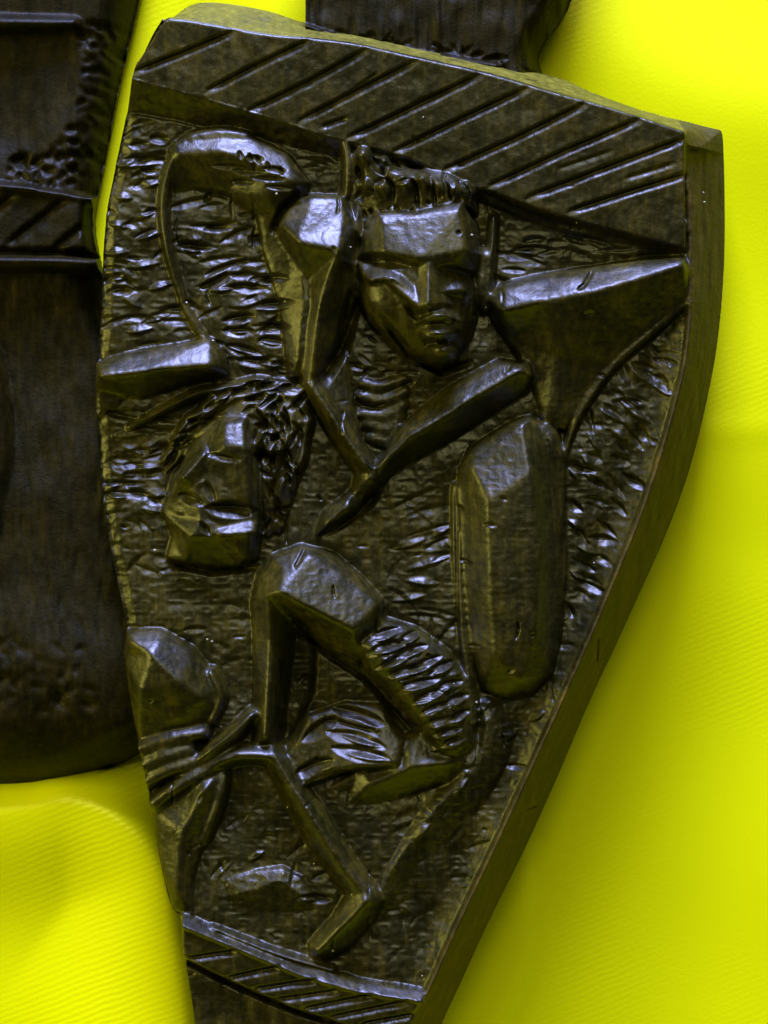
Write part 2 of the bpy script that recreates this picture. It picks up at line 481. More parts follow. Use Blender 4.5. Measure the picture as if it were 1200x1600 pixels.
# carved ground
ground = 5*vnoise(X, Y, 90, 11)+1.6*vnoise(X, Y, 36, 12)+0.8*vnoise(X, Y, 15, 13)
near_rim = ND(ri, 130)
ground += 5*np.exp(-(near_rim/14)**2) - 7*np.exp(-((near_rim-38)/24)**2)
P.H = np.where(inF, ground, 0)
# free rim: right side wall and top face fall back from the front edge
edge_h = np.where(Y < 230, 44, 24.0)
t = dO/(dO+dF+1e-6)
slope = -75+(edge_h+75)*np.clip(t, 0, 1)**0.9
is_top = (ND(tf, 130) < ND(ri, 130)) & (X < 1066)
rim = ~inF
P.H = np.where(rim, slope+1.5*vnoise(X, Y/4, 10, 14), P.H)
rimlab = rim & ~is_top & (X > 600)
P.lab[rimlab] = P.label('side_wall')
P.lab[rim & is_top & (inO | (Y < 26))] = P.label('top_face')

dL = ND(lf, 20)
P.H -= np.where(inO & (Y > 30), 8*np.clip(1-dL/17, 0, 1), 0)

# ---- upper hatched border band
band_low = [(200, 122), (270, 140), (400, 178), (540, 222), (640, 248), (730, 290), (890, 342), (1070, 388)]
bl_ = np.array(band_low, float)
band_poly = np.vstack([tf, bl_[::-1]])
# slope under the band
foot = [(190, 172), (270, 186), (400, 214), (530, 246), (640, 270), (720, 306), (890, 362), (1074, 400)]
P.facet(None, [(a[0], a[1], 36) for a in band_low]+[(a[0], a[1], -4) for a in foot[::-1]], mode='set')
bm = inside(X, Y, band_poly) & inF
P.H[bm] = (33+0.11*np.minimum(near_dist(X, Y, band_low, 200, P.x0, P.y0, P.step), 190)+1.0*vnoise(X, Y, 25, 20))[bm]
P.lab[bm] = P.label('border_band')
GR = [((368, 52), (212, 113)), ((486, 66), (325, 143)), ((572, 82), (390, 174)), ((648, 100), (470, 189)), ((748, 121), (545, 216)),
      ((824, 141), (616, 238)), ((912, 166), (696, 266)), ((997, 190), (766, 291)), ((1071, 218), (826, 309)), ((1071, 274), (890, 331))]
idx = np.zeros(X.shape, int)
for a, b in GR:
    # index of the strip: how many cuts lie up-left of the point
    dx, dy = b[0]-a[0], b[1]-a[1]
    idx += ((dx*(Y-a[1])-dy*(X-a[0])) < 0)
for k in range(11):
    m = bm & (idx == k)
    if m.any(): P.lab[m] = P.label('carved_strip#%d' % k)
bmf = bm.astype(float)
P_late = []
for k, (a, b) in enumerate(GR):
    P_late.append(('g', [a, ((a[0]+b[0])/2+random.Random(k).uniform(-3, 3), (a[1]+b[1])/2+random.Random(k+50).uniform(-2, 2)), b], 5, 9, 9))
for a, b, dpt in [((542, 186), (504, 199), 6), ((700, 142), (640, 168), 4), ((590, 118), (556, 140), 3), ((1050, 258), (975, 281), 4), ((955, 238), (870, 266), 2.5)]:
    P_late.append(('g', [a, b], 4, 7, dpt))

# ---- lower hatched band and the shaft under it
ledge = [(283, 1442), (380, 1482), (470, 1520), (560, 1546), (664, 1562)]
low = [(286, 1500), (345, 1530), (400, 1555), (460, 1580), (530, 1602), (660, 1640)]
lb = np.vstack([np.array(ledge, float), np.array([(655, 1600.)]), np.array(low, float)[::-1]])
m = inside(X, Y, lb) & inF
dl = seg_dist(X, Y, ledge)[0]
P.H[m] = (30-0.10*dl)[m]; P.lab[m] = P.label('border_band')
idx = np.zeros(X.shape, int)
GR2 = [((372, 1484), (286, 1497)), ((440, 1508), (350, 1528)), ((500, 1528), (392, 1545)), ((530, 1546), (424, 1562)),
       ((585, 1552), (470, 1576)), ((640, 1562), (500, 1592)), ((664, 1580), (560, 1600))]
for a, b in GR2:
    dx, dy = b[0]-a[0], b[1]-a[1]
    idx += ((dx*(Y-a[1])-dy*(X-a[0])) < 0)
for k in range(8):
    mm = m & (idx == k)
    if mm.any(): P.lab[mm] = P.label('carved_strip#%d' % (k+20))
for a, b in GR2: P_late.append(('g', [a, b], 4, 9, 8))
below = inside(X, Y, np.vstack([np.array(low, float), [(640, 1702)], [(316, 1702)]])) & inF
P.H[below] = (6+3*vnoise(X, Y/5, 12, 33))[below]; P.lab[below] = P.label('lower_shaft')
P.groove(low, 5, 8, 22, taper=False)
lup = [(283, 1428), (380, 1470), (470, 1507), (560, 1532), (664, 1549)]
nl = len(lup)
P.facet('ledge', [(a[0], a[1], 14) for a in lup]+[(a[0], a[1]+7, 29) for a in ledge[::-1]], [(a[0]+2, a[1]+3, 36) for a in ledge], edges=[(2*nl+k, 2*nl+k+1) for k in range(nl-1)])
P.tube('ledge', [(330, 1450, 6, 22), (430, 1490, 8, 24), (520, 1517, 6, 22)], base=0, p=1.5)

P.queue = ground_cuts = []
# ---- ground gouges (cut once the figures stand)
LS = [(165, 180), (262, 190), (258, 300), (270, 420), (290, 520), (160, 560), (160, 420)]
P.gouges(LS, 40, 46, 7, -0.12, 5.6, 1, jit=0.22)
P.gouges([(285, 290), (420, 300), (470, 430), (450, 590), (330, 540), (285, 470)], 31, 55, 7, -0.15, 5.6, 2, jit=0.25)
P.gouges([(160, 640), (270, 650), (265, 770), (170, 790)], 20, 55, 7, 0.05, 5.6, 3, jit=0.2)
P.gouges([(170, 790), (270, 800), (380, 900), (390, 1080), (330, 1080), (190, 960)], 17, 40, 8, 0.2, 3.4, 4, jit=0.6)
P.gouges([(960, 540), (1065, 490), (1040, 680), (960, 860), (880, 1040), (890, 740)], 47, 42, 8, 0.55, 5.6, 5, jit=0.35)
P.gouges([(580, 740), (715, 720), (715, 1010), (620, 950), (560, 850)], 15, 70, 8, -0.25, 3.4, 6, jit=0.3)
P.gouges([(540, 560), (650, 560), (640, 650), (590, 700), (540, 640)], 27, 30, 5, 0.1, 4.3, 7, jit=0.5)
P.gouges([(760, 1110), (850, 1120), (700, 1450), (620, 1540), (600, 1300)], 23, 40, 8, -0.9, 3.4, 8, jit=0.6)
P.gouges([(360, 1210), (440, 1210), (520, 1380), (480, 1480), (330, 1420)], 17, 36, 7, -0.7, 3.4, 9, jit=0.6)
P.gouges([(770, 320), (1065, 395), (900, 430), (770, 450)], 20, 60, 7, 0.15, 4.3, 10, jit=0.25)
P.gouges([(300, 160), (520, 230), (520, 300), (330, 200)], 13, 50, 8, 0.3, 4.3, 15, jit=0.3)

P.queue = figure_cuts = []
UF = 'upper_figure'; LFG = 'lower_figure'
# ---- (A) raised arm at upper left
P.facet(UF, [(262, 232, 10), (285, 212, 12), (345, 203, 14), (400, 214, 16), (450, 240, 22), (482, 285, 34), (468, 320, 24), (440, 345, 22), (400, 335, 12), (350, 300, 8), (300, 290, 4), (270, 300, 2)],
        [(278, 240, 30), (345, 238, 40), (400, 252, 46), (455, 285, 52), (420, 310, 40), (330, 262, 26)],
        edges=[(12, 13), (13, 14), (14, 15)])
P.tube(UF, [(300, 215, 12, 22), (345, 208, 12, 24), (385, 212, 10, 22)], base=0)
P.tube(UF, [(276, 226, 8, 24), (259, 280, 9, 26), (254, 335, 9, 26), (264, 400, 8, 22), (285, 468, 5, 12)], base=-2, p=1.5)
P.tube(UF, [(283, 470, 5, 10), (300, 500, 6, 12), (330, 545, 6, 10)], base=-2, p=1.5)
# arm's under facet running to the elbow
P.facet(UF, [(400, 335, 14), (440, 345, 22), (470, 400, 24), (500, 470, 22), (470, 590, 16), (450, 590, 12), (435, 470, 6), (410, 390, 6)], [(478, 470, 40), (468, 560, 34)], edges=[(8, 9)])

# ---- (B) shoulder and upper arm
P.facet(UF, [(432, 352, 22), (450, 322, 30), (485, 303, 34), (535, 306, 36), (556, 350, 34), (552, 420, 34), (556, 470, 24), (530, 540, 16), (498, 600, 18), (472, 606, 22), (470, 560, 20), (482, 480, 22), (480, 440, 20), (455, 395, 20)],
        [(437, 356, 46), (488, 322, 48), (538, 340, 52), (532, 398, 88), (466, 384, 76), (512, 440, 72), (500, 480, 66), (487, 590, 42)],
        edges=[(14, 18), (18, 17), (17, 19), (19, 20), (20, 21), (15, 14), (15, 16)])
# neck block between shoulder and head
P.facet(UF, [(532, 300, 20), (560, 305, 26), (580, 400, 26), (560, 470, 10), (545, 440, 14), (540, 360, 18)], [(556, 360, 40)])

# ---- (C) forearms joined in a V
P.facet(UF, [(470, 592, 20), (492, 590, 28), (560, 690, 26), (585, 722, 30), (580, 745, 20), (556, 742, 8), (520, 690, 4), (490, 640, 6)],
        [(484, 602, 46), (530, 668, 52), (574, 730, 56)], edges=[(8, 9), (9, 10)])
P.facet(UF, [(492, 590, 26), (540, 545, 6), (550, 610, 0), (565, 690, 6), (585, 722, 20), (560, 690, 24)], mode='max')
P.facet(UF, [(824, 568, 26), (832, 590, 34), (825, 612, 10), (760, 652, 4), (690, 696, 6), (630, 728, 8), (585, 760, 10), (580, 735, 30), (605, 704, 30), (630, 664, 24), (700, 606, 22), (780, 562, 22)],
        [(812, 580, 52), (720, 634, 56), (640, 682, 58), (600, 716, 60), (700, 672, 34)], edges=[(12, 13), (13, 14), (14, 15)])
P.facet(UF, [(556, 740, 20), (585, 728, 34), (612, 722, 24), (602, 755, 16), (566, 780, 10), (548, 775, 8)], [(578, 748, 44)])
P.facet(UF, [(548, 768, 14), (575, 762, 18), (560, 800, 10), (520, 828, 8), (492, 836, 4), (505, 800, 12)], [(545, 790, 34), (510, 822, 28)], edges=[(6, 7)])
# chest between the forearms: small ribs
for k, (yy, ww) in enumerate([(600, 30), (622, 34), (645, 32), (666, 26), (686, 20)]):
    P.tube(UF, [(598-ww, yy-2+3*math.sin(k*4), 8, 4), (592+5*k, yy+4, 11, 7-k), (600+ww, yy-8-3*k, 8, 4)], base=0, p=1.3)

# ---- (D) head of the upper figure: facets of the face
P.dome(UF, 655, 447, 86, 128, -0.30, 84, base=-2, p=2.05)
P.dome(UF, 612, 470, 46, 66, -0.5, 72, base=10)
P.facet(UF, [(574, 350, 44), (590, 334, 56), (650, 336, 66), (722, 318, 60), (744, 350, 34), (752, 400, 26), (742, 428, 40), (690, 432, 80), (640, 424, 78), (596, 412, 70), (560, 404, 44)],
        [(596, 352, 70), (716, 334, 76), (726, 396, 88), (656, 410, 97), (600, 399, 84)], [(11, 12), (12, 13), (13, 14), (14, 15), (15, 11)])
P.facet(UF, [(654, 408, 82), (682, 408, 82), (696, 452, 76), (704, 480, 76), (688, 492, 82), (668, 498, 86), (648, 490, 84), (634, 470, 76), (650, 440, 80)],
        [(668, 420, 96), (667, 484, 116), (652, 483, 100), (690, 478, 92)], [(9, 10)])
P.facet(UF, [(606, 424, 68), (620, 422, 70), (668, 472, 92), (656, 490, 110), (640, 478, 104), (598, 440, 90)])
P.dome(UF, 684, 514, 38, 30, 0.1, 94, base=40)
P.tube(UF, [(652, 508, 8, 84), (668, 501, 10, 106), (684, 498, 10, 112), (700, 500, 9, 102), (714, 504, 7, 76)], base=40, p=1.6)
P.tube(UF, [(658, 522, 8, 84), (674, 524, 11, 106), (692, 526, 11, 106), (708, 520, 8, 80)], base=40, p=1.7)
P.dome(UF, 690, 551, 27, 20, 0.1, 92, base=30)
P.tube(UF, [(574, 424, 6, 54), (596, 428, 8, 72), (622, 432, 6, 70)], base=20, p=1.6)
P.tube(UF, [(688, 446, 6, 66), (706, 448, 7, 72), (726, 446, 5, 56)], base=20, p=1.6)
P.facet(UF, [(558, 410, 40), (600, 412, 54), (640, 430, 70), (648, 464, 92), (612, 442, 96), (578, 446, 88), (562, 430, 56)])
P.facet(UF, [(682, 432, 64), (722, 436, 58), (728, 460, 76), (690, 462, 86)])
P.facet(UF, [(654, 504, 84), (668, 490, 88), (682, 487, 90), (698, 488, 88), (712, 498, 80), (704, 505, 96), (682, 507, 106), (664, 509, 98)])
P.facet(UF, [(656, 519, 86), (680, 518, 90), (698, 521, 84), (696, 534, 100), (680, 537, 106), (662, 533, 100)])
P.gouge(600, 412, 84, 11, 0.25, 16); P.gouge(708, 428, 56, 9, 0.10, 11)
P.gouge(706, 468, 40, 7, 0.2, 5)
P.gouge(684, 512, 46, 4, 0.0, 4); P.gouge(682, 540, 44, 7, 0.05, 12)
P.gouge(642, 492, 34, 7, 0.9, 12)
# ear and side of the head
P.tube(UF, [(758, 400, 16, 22), (752, 450, 14, 24), (758, 480, 10, 16)], base=-4)
P.tube(UF, [(772, 338, 7, 22), (768, 400, 8, 26), (764, 470, 8, 24)], base=-4, p=1.5)
# hair: row of curls over the forehead
HR = 'hair_curls'
P.facet(HR, [(545, 238, 20), (590, 244, 26), (640, 262, 30), (700, 268, 30), (742, 288, 26), (745, 335, 34), (722, 322, 52), (655, 338, 54), (590, 334, 44), (562, 372, 24), (548, 320, 16)],
        [(570, 262, 54), (630, 280, 62), (690, 290, 64), (728, 305, 58)], edges=[(11, 12), (12, 13), (13, 14)])
for cx, cy, r, hh in [(570, 250, 15, 66), (602, 262, 13, 66), (632, 292, 15, 78), (662, 288, 14, 76), (684, 296, 13, 76), (708, 300, 14, 74), (728, 300, 12, 66), (600, 300, 15, 66), (574, 292, 14, 58)]:
    P.tube(HR, [(cx-3, cy-4, r, hh), (cx+3, cy+5, r, hh-4)], base=20)
for cx, cy, L, an, wd_, dp in [(590, 262, 40, 1.0, 9, 26), (616, 258, 30, 0.6, 7, 20), (648, 262, 26, 0.2, 6, 18), (648, 306, 50, 1.35, 7, 16), (675, 304, 52, 1.4, 7, 18), (697, 300, 40, 1.2, 6, 14), (612, 308, 44, 1.6, 6, 10), (562, 284, 70, 1.5, 8, 20), (724, 296, 30, 0.9, 6, 12)]:
    P.gouge(cx, cy, L, wd_, an, dp)
P.tube(HR, [(540, 228, 8, 36), (544, 265, 9, 38), (542, 305, 8, 30)], base=0, p=3)

# ---- (F) outstretched arm on the right
P.facet(UF, [(762, 468, 26), (786, 442, 24), (850, 428, 24), (930, 416, 22), (1010, 404, 22), (1072, 398, 22), (1076, 424, 22), (1077, 470, 10), (1010, 525, 8), (955, 575, 8), (905, 640, 8), (884, 672, 8), (850, 664, 8), (838, 620, 10), (826, 575, 14), (800, 530, 14), (770, 496, 24)],
        [(784, 488, 62), (850, 473, 70), (920, 460, 76), (1000, 436, 62), (1066, 414, 46), (790, 456, 44), (900, 436, 52), (1000, 416, 42), (870, 560, 34), (860, 640, 22)],
        edges=[(17, 18), (18, 19), (19, 20), (20, 21)])
P.groove([(924, 424), (910, 448), (900, 455)], 3, 5, 8)
P.tube(UF, [(1076, 472, 5, 18), (1015, 524, 6, 20), (960, 572, 6, 20), (908, 645, 6, 18), (886, 700, 5, 14), (880, 740, 4, 10)], base=-2, p=1.5)
P.tube(UF, [(776, 500, 6, 18), (805, 540, 6, 20), (826, 572, 6, 20)], base=0, p=1.5)

# ---- (G) long tapering pod
PD = 'long_shield'
P.facet(PD, [(718, 735, 16), (735, 700, 20), (800, 660, 26), (828, 650, 26), (850, 668, 14), (870, 720, 8), (884, 800, 4), (886, 890, 2), (878, 990, 2), (864, 1055, 4), (832, 1086, 4), (790, 1094, 4), (752, 1078, 6), (734, 1010, 8), (724, 910, 10), (718, 810, 12)],
        [(735, 728, 40), (815, 662, 42), (826, 740, 68), (760, 782, 70), (840, 860, 64), (835, 980, 56), (815, 1060, 40), (764, 900, 64), (772, 1020, 50), (868, 800, 26)],
        edges=[(16, 17), (17, 18), (18, 19), (19, 16), (18, 20), (20, 21), (21, 22), (19, 23), (23, 24), (24, 22)])
P.facet(PD, [(835, 655, 20), (872, 672, 14), (884, 720, 10), (884, 800, 6), (862, 740, 18)], [(862, 690, 26)])
P.tube(PD, [(713, 760, 7, 16), (716, 900, 8, 18), (728, 1020, 8, 18), (742, 1100, 7, 16)], base=-2, p=1.6)

# ---- (I) beam over the lower figure
BM = 'carved_beam'
P.facet(BM, [(150, 566, 16), (200, 551, 18), (330, 528, 22), (352, 560, 20), (356, 584, 14), (300, 596, 4), (220, 622, 0), (151, 650, 0), (148, 605, 8)],
        [(158, 590, 54), (230, 582, 56), (330, 574, 54), (300, 548, 36)], edges=[(9, 10), (10, 11)])
# hair strands of the lower figure, swept back over the head
HS = 'hair_strands'
P.facet(HS, [(255, 740, 4), (300, 660, 10), (360, 618, 14), (430, 606, 14), (478, 622, 16), (490, 660, 10), (470, 740, 8), (440, 830, 8), (405, 838, 6), (300, 700, 8)],
        [(330, 680, 26), (400, 640, 34), (450, 660, 32), (425, 760, 26)])
for k, (a, b, c, d_) in enumerate([((470, 606), (400, 596), (300, 618), (200, 668)), ((476, 620), (410, 612), (330, 640), (262, 702)), ((470, 640), (400, 630), (340, 664), (284, 730)),
                                   ((455, 655), (405, 655), (390, 700), (398, 790)), ((470, 660), (432, 690), (420, 750), (418, 836)), ((482, 655), (470, 720), (440, 760), (434, 830)), ((380, 618), (330, 628), (290, 660), (255, 720))]):
    P.tube(HS, [(*a, 8, 30), ((a[0]+b[0])/2, (a[1]+b[1])/2+4*math.sin(k*3), 7, 36-5*(k % 3)), (*b, 9, 38-4*(k % 2)), ((c[0]+b[0])/2, (c[1]+b[1])/2-5*math.sin(k*2), 7, 36-4*(k % 3)), (*c, 8, 32), (*d_, 5, 12)], base=2, p=1.2)
# ---- lower figure's face
fo = [(270, 742, 16), (285, 728, 22), (318, 690, 26), (350, 652, 24), (385, 648, 26), (398, 700, 28), (402, 780, 28), (408, 822, 24), (402, 872, 14), (370, 888, 12), (300, 884, 10), (258, 872, 6), (268, 838, 12), (252, 800, 10)]
n = len(fo)
fi = [(352, 664, 46), (382, 660, 48), (386, 700, 68), (352, 698, 66),      # 0-3 forehead facet
      (280, 738, 34), (308, 742, 44), (304, 760, 56), (276, 752, 44),      # 4-7 nose
      (330, 748, 50), (392, 780, 56), (325, 780, 40), (340, 812, 36), (396, 812, 40),  # 8.. eye/cheek
      (318, 812, 56), (345, 824, 50), (398, 822, 46), (392, 838, 52), (340, 836, 54),  # 13-17 mouth/lip
      (300, 838, 56), (290, 876, 30), (385, 874, 36), (320, 726, 52)]
P.facet(LFG, fo, fi, [(n, n+1), (n+1, n+2), (n+2, n+3), (n+3, n), (n+4, n+5), (n+5, n+6), (n+6, n+7), (n+10, n+11), (n+11, n+12), (n+14, n+15), (n+15, n+16), (n+16, n+17), (n+17, n+14), (n+17, n+18), (n+18, n+19)])
P.dome(LFG, 346, 772, 72, 112, 0.08, 54, base=-2, p=2.2)
P.facet(LFG, [(322, 696, 40), (340, 712, 46), (318, 762, 44), (296, 770, 40), (270, 762, 22), (272, 744, 26)], [(288, 746, 70), (318, 712, 60)], [(6, 7)])
P.dome(LFG, 288, 800, 18, 14, 0.4, 38, base=5)
P.facet(LFG, [(332, 818, 40), (370, 812, 42), (404, 816, 40), (402, 834, 60), (345, 838, 64)])
P.gouge(364, 796, 84, 15, 0.06, 20); P.gouge(300, 780, 46, 10, 0.4, 14); P.gouge(352, 716, 56, 7, 0.2, 7)
P.gouge(330, 770, 40, 8, 1.2, 8); P.gouge(322, 826, 30, 7, 0.9, 9)
P.facet(HS, [(410, 688, 30), (430, 660, 30), (458, 676, 32), (444, 706, 58), (418, 710, 60)])
# ---- (J) rounded arm at the left edge, with fingers
P.facet(LFG, [(196, 986, 14), (250, 984, 16), (300, 1012, 18), (345, 1070, 14), (345, 1110, 10), (310, 1148, 6), (216, 1166, 6), (200, 1080, 8), (193, 1025, 10)],
        [(205, 1000, 34), (248, 1002, 40), (292, 1044, 44), (240, 1022, 58), (280, 1062, 60), (320, 1090, 40), (220, 1080, 46), (280, 1120, 36)],
        edges=[(10, 11), (12, 13), (10, 12), (11, 13)])
for a, b in [((318, 1146), (218, 1172)), ((296, 1172), (222, 1198)), ((300, 1192), (230, 1222)), ((325, 1204), (240, 1256))]:
    P.tube(LFG, [(*a, 12, 28), ((a[0]+b[0])/2, (a[1]+b[1])/2-4, 13, 32), (*b, 12, 22)], base=10, p=2.6)
P.tube(LFG, [(300, 1200, 15, 26), (330, 1176, 16, 40), (368, 1146, 15, 46), (396, 1116, 12, 40)], base=-2, p=1.3, skew=-0.3)
P.tube(LFG, [(320, 1202, 16, 30), (370, 1180, 18, 34), (430, 1182, 16, 34)], base=-2, p=1.5)
P.tube(LFG, [(330, 1050, 9, 32), (345, 1090, 10, 34), (330, 1130, 8, 26)], base=0, p=1.4)

# ---- (H) bent arm and the vertical forearm of the lower figure
P.facet(LFG, [(392, 938, 16), (402, 900, 22), (425, 868, 24), (470, 852, 28), (520, 866, 28), (562, 900, 28), (596, 938, 30), (600, 975, 30), (570, 1010, 14), (560, 1046, 4), (500, 1008, 4), (458, 972, 6), (452, 1000, 8), (444, 1080, 8), (432, 1162, 8), (395, 1170, 8), (396, 1080, 8), (396, 1000, 10)],
        [(442, 888, 54), (486, 866, 50), (592, 942, 52), (554, 982, 78), (438, 924, 82), (420, 930, 66), (424, 1000, 46), (416, 1150, 40), (520, 986, 52), (560, 1030, 26)],
        edges=[(18, 19), (19, 20), (20, 21), (21, 22), (22, 18), (22, 23), (23, 24), (24, 25)])
P.groove([(476, 858), (462, 886)], 3, 5, 9)
# dark hollow beside the forearm
hol = [(456, 985), (492, 1005), (488, 1080), (452, 1160), (436, 1165), (446, 1080)]
hm = blur(inside(X, Y, hol).astype(float), 2)
P.H -= 30*hm*(P.H < 45)
# tuft of chip cuts
TF = 'chip_cut_tuft'
P.facet(TF, [(560, 1004, 40), (598, 966, 30), (650, 982, 22), (700, 1018, 18), (730, 1062, 16), (746, 1110, 12), (745, 1160, 10), (716, 1182, 18), (690, 1176, 30), (650, 1130, 38), (610, 1080, 40), (570, 1046, 36)],
        [(580, 1010, 60), (622, 1062, 66), (668, 1120, 62), (706, 1166, 44), (640, 1010, 42), (700, 1070, 38)], edges=[(12, 13), (13, 14), (14, 15)])
tm = (P.lab == P.label(TF)).astype(float); tm = blur(tm, 1)
strokes = [(600, 992, 60), (604, 1012, 70), (620, 1030, 78), (640, 1018, 60), (632, 1050, 80), (660, 1040, 70), (650, 1070, 80), (690, 1044, 50), (668, 1088, 74), (700, 1072, 50), (676, 1108, 70), (712, 1094, 44), (684, 1128, 66), (716, 1120, 40), (694, 1146, 60), (704, 1162, 50), (640, 996, 50)]
for k, (x_, y_, L_) in enumerate(strokes):
    P.gouge(x_+4, y_-4, L_*0.85, 9, -0.30+0.12*math.sin(k*2.3), 8.5, tm)
    P.gouge(x_-8+14*math.sin(k*5.1), y_+7, L_*0.55, 6, -0.24+0.15*math.cos(k*1.7), 5.5, tm)
# comb cuts beside the upper arm
cm = ((P.lab == 0) | (P.lab == P.label(UF))).astype(float)
for k, (x_, y_, L_, an) in enumerate([(420, 438, 60, -.02), (390, 452, 60, .1), (425, 478, 66, -.1), (372, 500, 50, -.15), (430, 512, 44, .1), (372, 520, 50, .05), (424, 536, 40, .12), (380, 550, 60, .25), (400, 568, 60, .1), (440, 574, 36, .15), (440, 585, 36, .2), (354, 420, 70, -.35), (340, 440, 60, -.4), (300, 388, 50, .1)]):
    P.gouge(x_, y_-3, L_*1.1, 10, an, 9, cm)
# scratches on the raised arm
for k, (x_, y_, L_) in enumerate([(360, 262, 70), (390, 270, 60), (420, 282, 60), (430, 268, 40), (400, 250, 30), (440, 296, 50), (380, 285, 40)]):
    P.gouge(x_, y_, L_, 6, 0.1, 8)
for x_, y_ in [(392, 248), (404, 252), (398, 262), (420, 262), (440, 270), (376, 244)]:
    P.gouge(x_, y_, 16, 4, 1.3, 8)

# ---- lower arm under the tuft, the fan and the flank
P.facet(LFG, [(500, 1240, 2), (560, 1205, 10), (622, 1190, 14), (632, 1150, 14), (660, 1140, 14), (700, 1172, 16), (745, 1160, 10), (742, 1190, 6), (700, 1225, 2), (620, 1250, 0), (540, 1262, 0)],
        [(640, 1196, 40), (700, 1190, 36), (580, 1224, 28)], edges=[(11, 12), (11, 13)])
FN = 'carved_fan'
P.facet(FN, [(438, 1232, 6), (446, 1180, 10), (480, 1120, 10), (540, 1098, 8), (600, 1104, 12), (632, 1156, 22), (622, 1196, 40), (540, 1206, 36), (480, 1228, 22)],
        [(600, 1150, 26), (530, 1150, 22), (560, 1190, 40)])
fm = (P.lab == P.label(FN)).astype(float); fm = blur(fm, 1)
for x_, y_, L_, an in [(560, 1120, 90, .3), (550, 1138, 90, .25), (556, 1156, 100, .25), (565, 1178, 100, .2), (490, 1200, 70, -.4), (510, 1216, 70, -.3), (500, 1140, 70, -.6)]:
    P.gouge(x_, y_, L_, 14, an, 11, fm)
P.tube(None, [(764, 1105, 22, 14), (772, 1160, 30, 16), (730, 1232, 36, 18), (676, 1294, 34, 16), (618, 1374, 26, 12), (596, 1420, 16, 6)], base=-6, p=1.2, skew=0.45)

# ---- (K) hanging drape at lower left, (L) lower leg and foot
P.facet(LFG, [(236, 1268, 4), (300, 1224, 10), (352, 1200, 14), (346, 1240, 14), (318, 1310, 10), (300, 1380, 8), (300, 1436, 4), (270, 1424, 4), (252, 1360, 4)],
        [(320, 1230, 40), (286, 1300, 36), (276, 1390, 22)], edges=[(9, 10), (10, 11)])
P.tube(LFG, [(352, 1212, 10, 26), (338, 1262, 12, 30), (316, 1318, 10, 20)], base=-2, p=1.4)
P.tube(LFG, [(424, 1180, 20, 34), (452, 1228, 22, 40), (488, 1284, 26, 46), (530, 1350, 25, 46), (570, 1402, 24, 42)], base=-4, p=1.5, skew=-0.25)
P.facet(LFG, [(548, 1388, 22), (585, 1384, 24), (600, 1408, 22), (586, 1440, 8), (545, 1486, 4), (505, 1506, 4), (484, 1500, 6), (482, 1476, 14), (520, 1434, 18)],
        [(572, 1404, 52), (532, 1446, 46), (496, 1486, 34), (560, 1440, 34)], edges=[(9, 10), (10, 11)])
# small stones of relief near the foot
P.facet(None, [(330, 1408, 2), (350, 1376, 4), (400, 1362, 4), (440, 1356, 6), (470, 1372, 6), (500, 1412, 4), (440, 1432, 0), (370, 1430, 0)], [(380, 1396, 14), (436, 1376, 16), (480, 1404, 14)])
P.gouge(490, 1406, 60, 9, 0.05, 12)

P.queue = None
# round the figures off, then make the knife cuts: ground first, figures after
fig = ~np.isin(P.lab, [0, P.label('top_face'), P.label('side_wall'), P.label('lower_shaft'), P.label('ledge')]) & ~bm & ~np.isin(P.lab, [P.label('carved_strip#%d' % k) for k in range(20, 28)])
P.H -= np.where(P.lab == 0, 7*blur(fig.astype(float), 8), 0)
B1 = blur(P.H, 1); B3 = blur(P.H, 3)
heads = np.maximum(inside(X, Y, [(540, 225), (760, 260), (760, 590), (600, 590), (540, 470)]), inside(X, Y, [(240, 640), (470, 640), (470, 900), (240, 900)])).astype(float)
heads = blur(heads, 5)
wf = blur(fig.astype(float), 2)*(1-0.5*heads)
B2 = blur(P.H, 2); P.H = np.where(inF & ~bm, (0.75*B3+0.25*B2)*wf+B1*(1-wf), P.H)
cm2 = blur(np.isin(P.lab, [0, P.label(UF), P.label(FN)]).astype(float), 1)
gmask = blur((P.lab == 0).astype(float), 1)
for kind, a in ground_cuts:
    getattr(P, kind)(*a[:-1], gmask)
for kind, a in figure_cuts:
    getattr(P, kind)(*a)
hm_ = blur((P.lab == P.label(HS)).astype(float), 1)
P.gouges([(400, 640), (480, 630), (490, 680), (450, 830), (405, 830)], 46, 34, 6, 1.3, 13, 81, hm_, jit=0.5)
P.gouges([(230, 690), (300, 630), (400, 596), (480, 606), (470, 640), (330, 660), (260, 730)], 46, 40, 5, -0.5, 8, 82, hm_, jit=0.3)
hc_ = blur((P.lab == P.label(HR)).astype(float), 1)
P.gouges([(548, 240), (740, 285), (740, 330), (560, 350)], 26, 16, 5, 1.2, 8, 83, hc_, jit=0.6)
# deep shadow line beside limbs and under heads (undercut of the knife)
for pts, up, dn, dep in [([(596, 500), (640, 556), (690, 580), (735, 566)], 7, 7, 22), ([(752, 300), (860, 342), (1060, 392)], 6, 9, 16), ([(560, 700), (700, 690), (760, 660)], 1, 1, 0),
                         ([(592, 768), (560, 800), (505, 832)], 6, 10, 14), ([(262, 880), (330, 894), (400, 886)], 6, 8, 12), ([(476, 606), (440, 600), (350, 596)], 5, 7, 12),
                         ([(470, 300), (440, 330), (428, 360)], 9, 9, 26), ([(462, 985), (520, 1030), (570, 1062), (640, 1140)], 6, 6, 14), ([(548, 460), (530, 540), (500, 590)], 8, 20, 26),
                         ([(712, 760), (716, 1000)], 4, 4, 8), ([(404, 700), (410, 830)], 5, 5, 14)]:
    if dep: P.groove(pts, up, dn, dep)
for it in P_late:
    P.groove(it[1], it[2], it[3], it[4], mask=blur(((P.lab != P.label('side_wall')) & inF).astype(float), 1))

